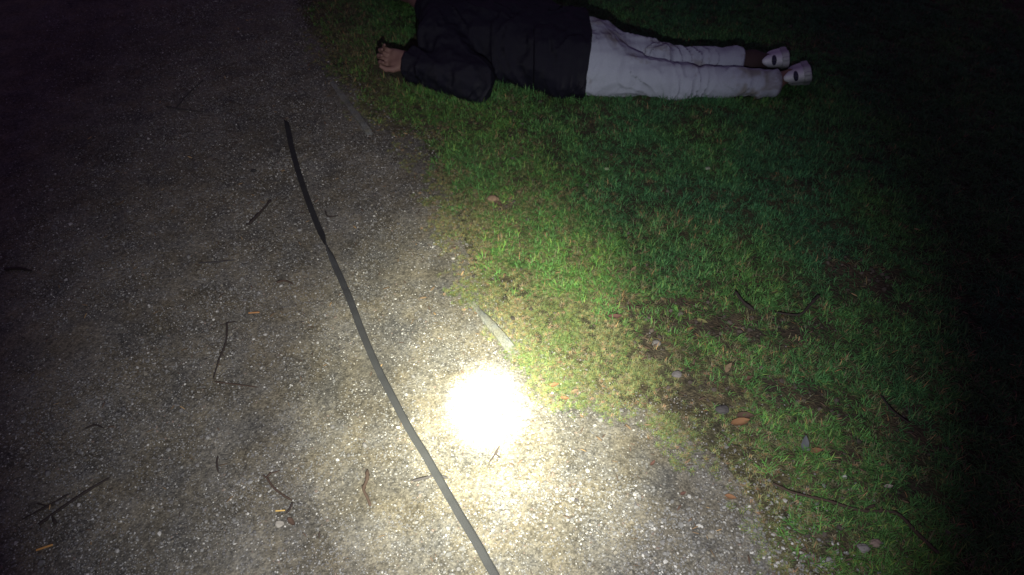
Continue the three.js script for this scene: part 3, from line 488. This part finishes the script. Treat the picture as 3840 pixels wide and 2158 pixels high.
stick('twig', 'knobbly reddish brown twig above a small yellow splinter', onPath, 'brown', .0022, .0016, [[[-0.569, -0.939], [-0.545, -0.911], [-0.522, -0.894], [-0.497, -0.879]], [[-0.569, -0.939], [-0.56, -0.952]], [[-0.566, -0.936], [-0.578, -0.945]]]);
stick('twig', 'stubby dark twig touching a brown curled leaf', onPath, 'dark', .0019, .0014, [[[-0.494, -0.874], [-0.498, -0.856], [-0.503, -0.846]]]);
stick('twig', 'kinked brown twig standing out on brightly lit pale gravel', onPath, 'brown', .003, .0022, [[[-0.337, -0.959], [-0.335, -0.927], [-0.339, -0.906], [-0.325, -0.881], [-0.317, -0.863]]]);
stick('twig', 'grey twig pinned under the dark strap', onPath, 'grey', .0024, .0018, [[[-0.23, -0.93], [-0.201, -0.936], [-0.174, -0.945], [-0.149, -0.936]]], 0);
stick('twig', 'tiny twig at the rim of the brightest light spot', onPath, 'dark', .0017, .0013, [[[-0.03, -1.023], [-0.039, -1.002], [-0.052, -0.98]], [[-0.039, -1.002], [-0.028, -0.99]]]);
stick('twig', 'tiny straight dark twig alone on dim gravel', onPath, 'dark', .0018, .0013, [[[-0.698, -0.997], [-0.694, -0.975], [-0.684, -0.951]]]);
stick('twig', 'dark bent twig on far unlit gravel beyond the strap end', onPath, 'grey', .0018, .0012, [[[-1.372, -2.621], [-1.29, -2.596], [-1.207, -2.581]], [[-1.33, -2.61], [-1.317, -2.72], [-1.292, -2.835]]]);
stick('twig', 'small arched dark twig on dim gravel', onPath, 'dark', .0016, .0011, [[[-1.046, -1.076], [-1.026, -1.086], [-1, -1.076]]]);
stick('twig', 'curved brown bark sliver beside the middle of the strap', onPath, 'brown', .0025, .0015, [[[-0.699, -1.6], [-0.677, -1.608], [-0.647, -1.593]]]);
stick('twig', 'dark flat twig at the dark margin of the path', onPath, 'dark', .003, .002, [[[-1.534, -1.654], [-1.495, -1.661], [-1.448, -1.65]]]);
stick('twig', 'faint greyish twig lying crosswise on middle gravel', onPath, 'grey', .0018, .0012, [[[-0.956, -1.686], [-0.902, -1.69], [-0.848, -1.701]]]);
stick('twig', 'little hooked dark twig between strap and lawn', onPath, 'dark', .0016, .0012, [[[-0.618, -1.947], [-0.601, -1.913], [-0.571, -1.92]]]);
stick('stick', 'long bent brown stick lying in the short grass', inGrass, 'brown', .0028, .0038, [[[0.596, -0.917, .005], [0.631, -0.894, .007], [0.707, -0.873, .006], [0.775, -0.85, .005], [0.849, -0.841, .007], [0.872, -0.8, .010], [0.901, -0.744, .012]], [[0.775, -0.85, .005], [0.81, -0.862, .006]]]);
stick('stick', 'short dark stick with a pale broken end in worn grass', inGrass, 'dark', .004, .0042, [[[0.643, -1.535, .016], [0.656, -1.493, .016], [0.68, -1.462, .016]]]);
stick('stick', 'dark crooked stick beside a bare brown patch in the lawn', inGrass, 'dark', .0042, .0022, [[[0.879, -1.518, .018], [0.842, -1.481, .017], [0.804, -1.447, .014], [0.739, -1.456, .012]]]);
stick('stick', 'thin black stalk leaning in the darker lawn', inGrass, 'dark', .0024, .0018, [[[0.925, -1.16, .022], [0.938, -1.115, .022], [0.965, -1.075, .02]]]);

function leafGeo(seed, L, W, curl) {
  const R = rng(seed), nu = 8, nv = 4, pos = [], idx = [], bendX = (R() - 0.5) * 0.5;
  for (let i = 0; i <= nu; i++) { const u = i / nu, w = W * Math.pow(Math.sin(Math.PI * Math.pow(clamp(u, 0.001, 0.999), 0.8)), 0.8) * (1 + 0.18 * (R() - 0.5)); for (let j = 0; j <= nv; j++) { const v = j / nv * 2 - 1; pos.push((u - 0.5) * L, curl * (0.35 * L * (u - 0.5) ** 2 * 2 + 0.7 * w * v * v) + 0.0015 * (R() - 0.5), v * w + bendX * L * (u - 0.5) ** 2); } }
  for (let i = 0; i < nu; i++) for (let j = 0; j < nv; j++) { const a = i * (nv + 1) + j, b = a + nv + 1; idx.push(a, a + 1, b, b, a + 1, b + 1); }
  const g = new THREE.BufferGeometry(); g.setAttribute('position', new THREE.Float32BufferAttribute(pos, 3)); g.setIndex(idx); g.computeVertexNormals(); return g;
}
const LEAF = { orange: mat([0.17, 0.085, 0.04]), tan: mat([0.155, 0.105, 0.063]), brown: mat([0.065, 0.038, 0.026]), red: mat([0.085, 0.04, 0.03]), yellow: mat([0.16, 0.15, 0.06]), grey: mat([0.085, 0.09, 0.1]), pale: mat([0.3, 0.26, 0.22]) };
let leafSeed = 300;
function leaf(label, tone, x, z, L, turn, curl = 0.7, lift = 0.008, tilt = 0.15) {
  const o = new THREE.Mesh(leafGeo(++leafSeed, L * 0.9, L * 0.2, curl), LEAF[tone]);
  o.position.set(x, groundAt(x, z) + lift * 0.45, z); o.rotation.set(tilt, turn, tilt * 0.5);
  top(o, 'fallen_leaf', label, 'leaf', 'fallen leaves');
}
leaf('large curled orange brown leaf on worn turf', 'orange', 0.559, -1.086, 0.055, 0.2, 1.0, 0.01);
leaf('dark curled leaf tucked behind the large orange brown leaf', 'brown', 0.575, -1.105, 0.05, 0.0, 0.9, 0.012);
leaf('tan leaf standing on edge in short grass', 'tan', 0.567, -1.262, 0.034, 1.0, 0.5, 0.014, 0.5);
leaf('tan leaf lying alone in the thick green grass', 'tan', 0.365, -1.646, 0.03, 0.9, 0.6, 0.014);
leaf('narrow yellow leaf on the bare brown patch', 'yellow', 0.53, -1.431, 0.036, -0.4, 0.5, 0.012);
leaf('small orange leaf on the bare brown patch', 'orange', 0.49, -1.399, 0.024, 0.6, 0.6, 0.012);
leaf('small tan leaf between green tufts near the bare patch', 'tan', 0.672, -1.333, 0.027, -0.3, 0.6, 0.012);
leaf('russet leaf fallen in thin grass', 'red', 0.612, -1.226, 0.03, 0.5, 0.7, 0.012);
leaf('broad blue grey leaf lying in the lawn', 'grey', 0.702, -1.026, 0.045, 1.25, 0.4, 0.017, 0.3);
leaf('slim orange stalk leaf touching the blue grey leaf', 'orange', 0.722, -1.006, 0.034, 0.15, 0.3, 0.015);
leaf('small whitish leaf scrap in dark lawn', 'pale', 0.857, -0.909, 0.024, 0.1, 0.8, 0.018);
leaf('dark red folded leaf on pale gravel', 'red', 0.331, -0.976, 0.02, 0.8, 1.1, 0.005);
leaf('yellow orange leaf in bright light at the edge of the moss', 'orange', 0.109, -1.21, 0.03, 0.2, 0.5, 0.006);
leaf('small orange leaf in bright light on gravel beside the moss', 'orange', 0.135, -1.168, 0.026, -0.2, 0.6, 0.005);
leaf('tan leaf in bright light half on moss', 'tan', 0.16, -1.19, 0.028, 0.5, 0.5, 0.006);
leaf('rust red leaf scrap on stony turf', 'red', 0.389, -0.896, 0.018, 0.4, 0.8, 0.006);
leaf('orange leaf flat on gravel by the lawn corner', 'orange', 0.495, -0.887, 0.03, -0.3, 0.5, 0.008);
leaf('long reddish leaf on pale olive moss', 'red', 0.29, -1.447, 0.045, 0.05, 0.5, 0.01);
leaf('brown leaf on the bare spot in bright green grass', 'brown', -0.045, -1.965, 0.04, -0.7, 0.9, 0.012);
leaf('brown curled leaf on gravel touching the stubby twig', 'brown', -0.485, -0.825, 0.03, -0.75, 1.0, 0.004);
leaf('dark brown leaf on dim gravel by the lawn edge', 'brown', -0.12, -1.595, 0.016, -0.8, 0.6, 0.004);

function chip(label, x, z, L, turn, rgb) {
  const g = new RoundedBoxGeometry(L, 0.0032, L * 0.2, 2, 0.0012), p = g.attributes.position; for (let i = 0; i < p.count; i++) { const u = p.getX(i) / L; p.setZ(i, p.getZ(i) * (1 - 0.9 * Math.abs(u)) + L * 0.12 * u * u); p.setY(i, p.getY(i) + 0.0025 * u); } g.computeVertexNormals();
  const o = new THREE.Mesh(g, mat(rgb, { roughness: 0.7 })); o.position.set(x, groundAt(x, z) + 0.004, z); o.rotation.y = turn; top(o, 'wood_chip', label, 'wood chip', 'wood splinters on the path');
}
chip('orange wood chip on dim gravel below the long thin twig', -1.004, -0.767, 0.034, 0.35, [0.62, 0.33, 0.1]);
chip('orange wood splinter on middle gravel above the bent twig', -0.732, -1.472, 0.032, 0.0, [0.4, 0.2, 0.08]);
chip('yellow splinter beside the stubby twig', -0.517, -0.853, 0.022, 0.0, [0.6, 0.4, 0.13]);

function pebble(label, x, z, r, rgb, lift = 0, flat = 0.6) {
  const g = new THREE.IcosahedronGeometry(1, 3), p = g.attributes.position, s = x * 37 + z * 11;
  for (let i = 0; i < p.count; i++) { const a = p.getX(i), b = p.getY(i), c = p.getZ(i), k = 1 + 0.28 * noise3(a * 1.4 + s, b * 1.4, c * 1.4) + 0.06 * noise3(a * 5, b * 5 + s, c * 5); p.setXYZ(i, a * k * r * 1.15, b * k * r * flat, c * k * r * 0.9); }
  g.computeVertexNormals(); const o = new THREE.Mesh(g, mat(rgb, { roughness: 0.85 })); o.position.set(x, groundAt(x, z) + r * flat * 0.45 + lift, z); top(o, 'pebble', label, 'pebble', 'pebbles');
}
const PALE = [0.55, 0.53, 0.5];
pebble('pale oval pebble beside the brown curled leaf', -0.512, -0.821, 0.009, [0.26, 0.24, 0.21]);
pebble('small black stone near the far end of the strap', -0.913, -2.179, 0.009, [0.02, 0.018, 0.018]);
pebble('pale pebble lost in dark green lawn below the trousers', 0.689, -2.174, 0.008, [0.24, 0.27, 0.2], 0.010);
pebble('small greenish white pebble in bright green lawn', 0.332, -2.169, 0.008, [0.2, 0.26, 0.14], 0.010);
pebble('grey white stone in the lawn beside the pinkish stone', 0.751, -0.761, 0.011, [0.22, 0.2, 0.19], 0.005);
pebble('pinkish stone in the lawn beside the grey white stone', 0.782, -0.773, 0.010, [0.25, 0.18, 0.15], 0.005);
pebble('dark stone on brightly lit gravel', 0.145, -0.88, 0.005, [0.05, 0.045, 0.045]);
pebble('white pebble on gravel by the edge of the moss', -0.181, -1.71, 0.005, [0.34, 0.32, 0.29]);
pebble('dark clod at the top end of the exposed concrete edging', -0.112, -1.628, 0.008, [0.04, 0.035, 0.03]);
pebble('black crumb of bark touching the exposed concrete edging', 0.002, -1.452, 0.007, [0.03, 0.025, 0.02]);
pebble('brown clod of earth on the bare spot in bright green grass', -0.062, -1.998, 0.016, [0.2, 0.13, 0.085], 0.004);
pebble('dark grey stone in worn turf behind the large orange leaf', 0.525, -1.125, 0.014, [0.06, 0.055, 0.055], 0.003);
pebble('flat grey stone half sunk in bare soil', 0.392, -1.351, 0.011, [0.13, 0.12, 0.115], 0.002);
pebble('mauve grey stone in thin turf', 0.43, -1.24, 0.012, [0.13, 0.12, 0.12], 0.002);

// ───────────── the torch that lights it all, held below the camera ─────────────
{
  const t = new THREE.Group(), dir = AIM.clone().sub(TORCH).normalize();
  t.position.copy(TORCH).addScaledVector(dir, -0.012); t.quaternion.setFromUnitVectors(V(0, 1, 0), dir);
  const black = mat([0.015, 0.015, 0.016], { roughness: 0.4, metalness: 0.6 });
  const lathe = pts => new THREE.LatheGeometry(pts.map(([r, y]) => new THREE.Vector2(r, y)), 40);
  part('barrel', lathe([[0, -0.13], [0.0125, -0.13], [0.0135, -0.127], [0.0135, -0.045]]), black, t);
  part('head', lathe([[0.0135, -0.045], [0.016, -0.035], [0.021, -0.02], [0.022, -0.004], [0.022, 0.006], [0.0195, 0.006]]), black, t);
  part('reflector', lathe([[0.004, -0.022], [0.012, -0.012], [0.0195, 0.004]]), mat([0.9, 0.9, 0.9], { metalness: 1, roughness: 0.1 }), t);
  part('lens', lathe([[0, 0.0045], [0.0195, 0.0045]]), mat([0.9, 0.9, 0.88], { emissive: new THREE.Color(1, 0.98, 0.9), emissiveIntensity: 3 }), t);
  top(t, 'flashlight', 'black hand torch shining down on to the path', 'flashlight');
  for (const [deg, pen, cd, rgb] of TORCH_BEAMS) {
    const s = new THREE.SpotLight(new THREE.Color().setRGB(...rgb), cd, 0, deg * Math.PI / 180, pen, 2);
    s.position.copy(TORCH); s.target.position.copy(AIM); s.castShadow = true; s.shadow.radius = 0.9; s.shadow.mapSize.set(2048, 2048); s.shadow.camera.near = 0.05; s.shadow.bias = -0.0005;
    scene.add(s, s.target);
  }
}
renderer.render(scene, camera);
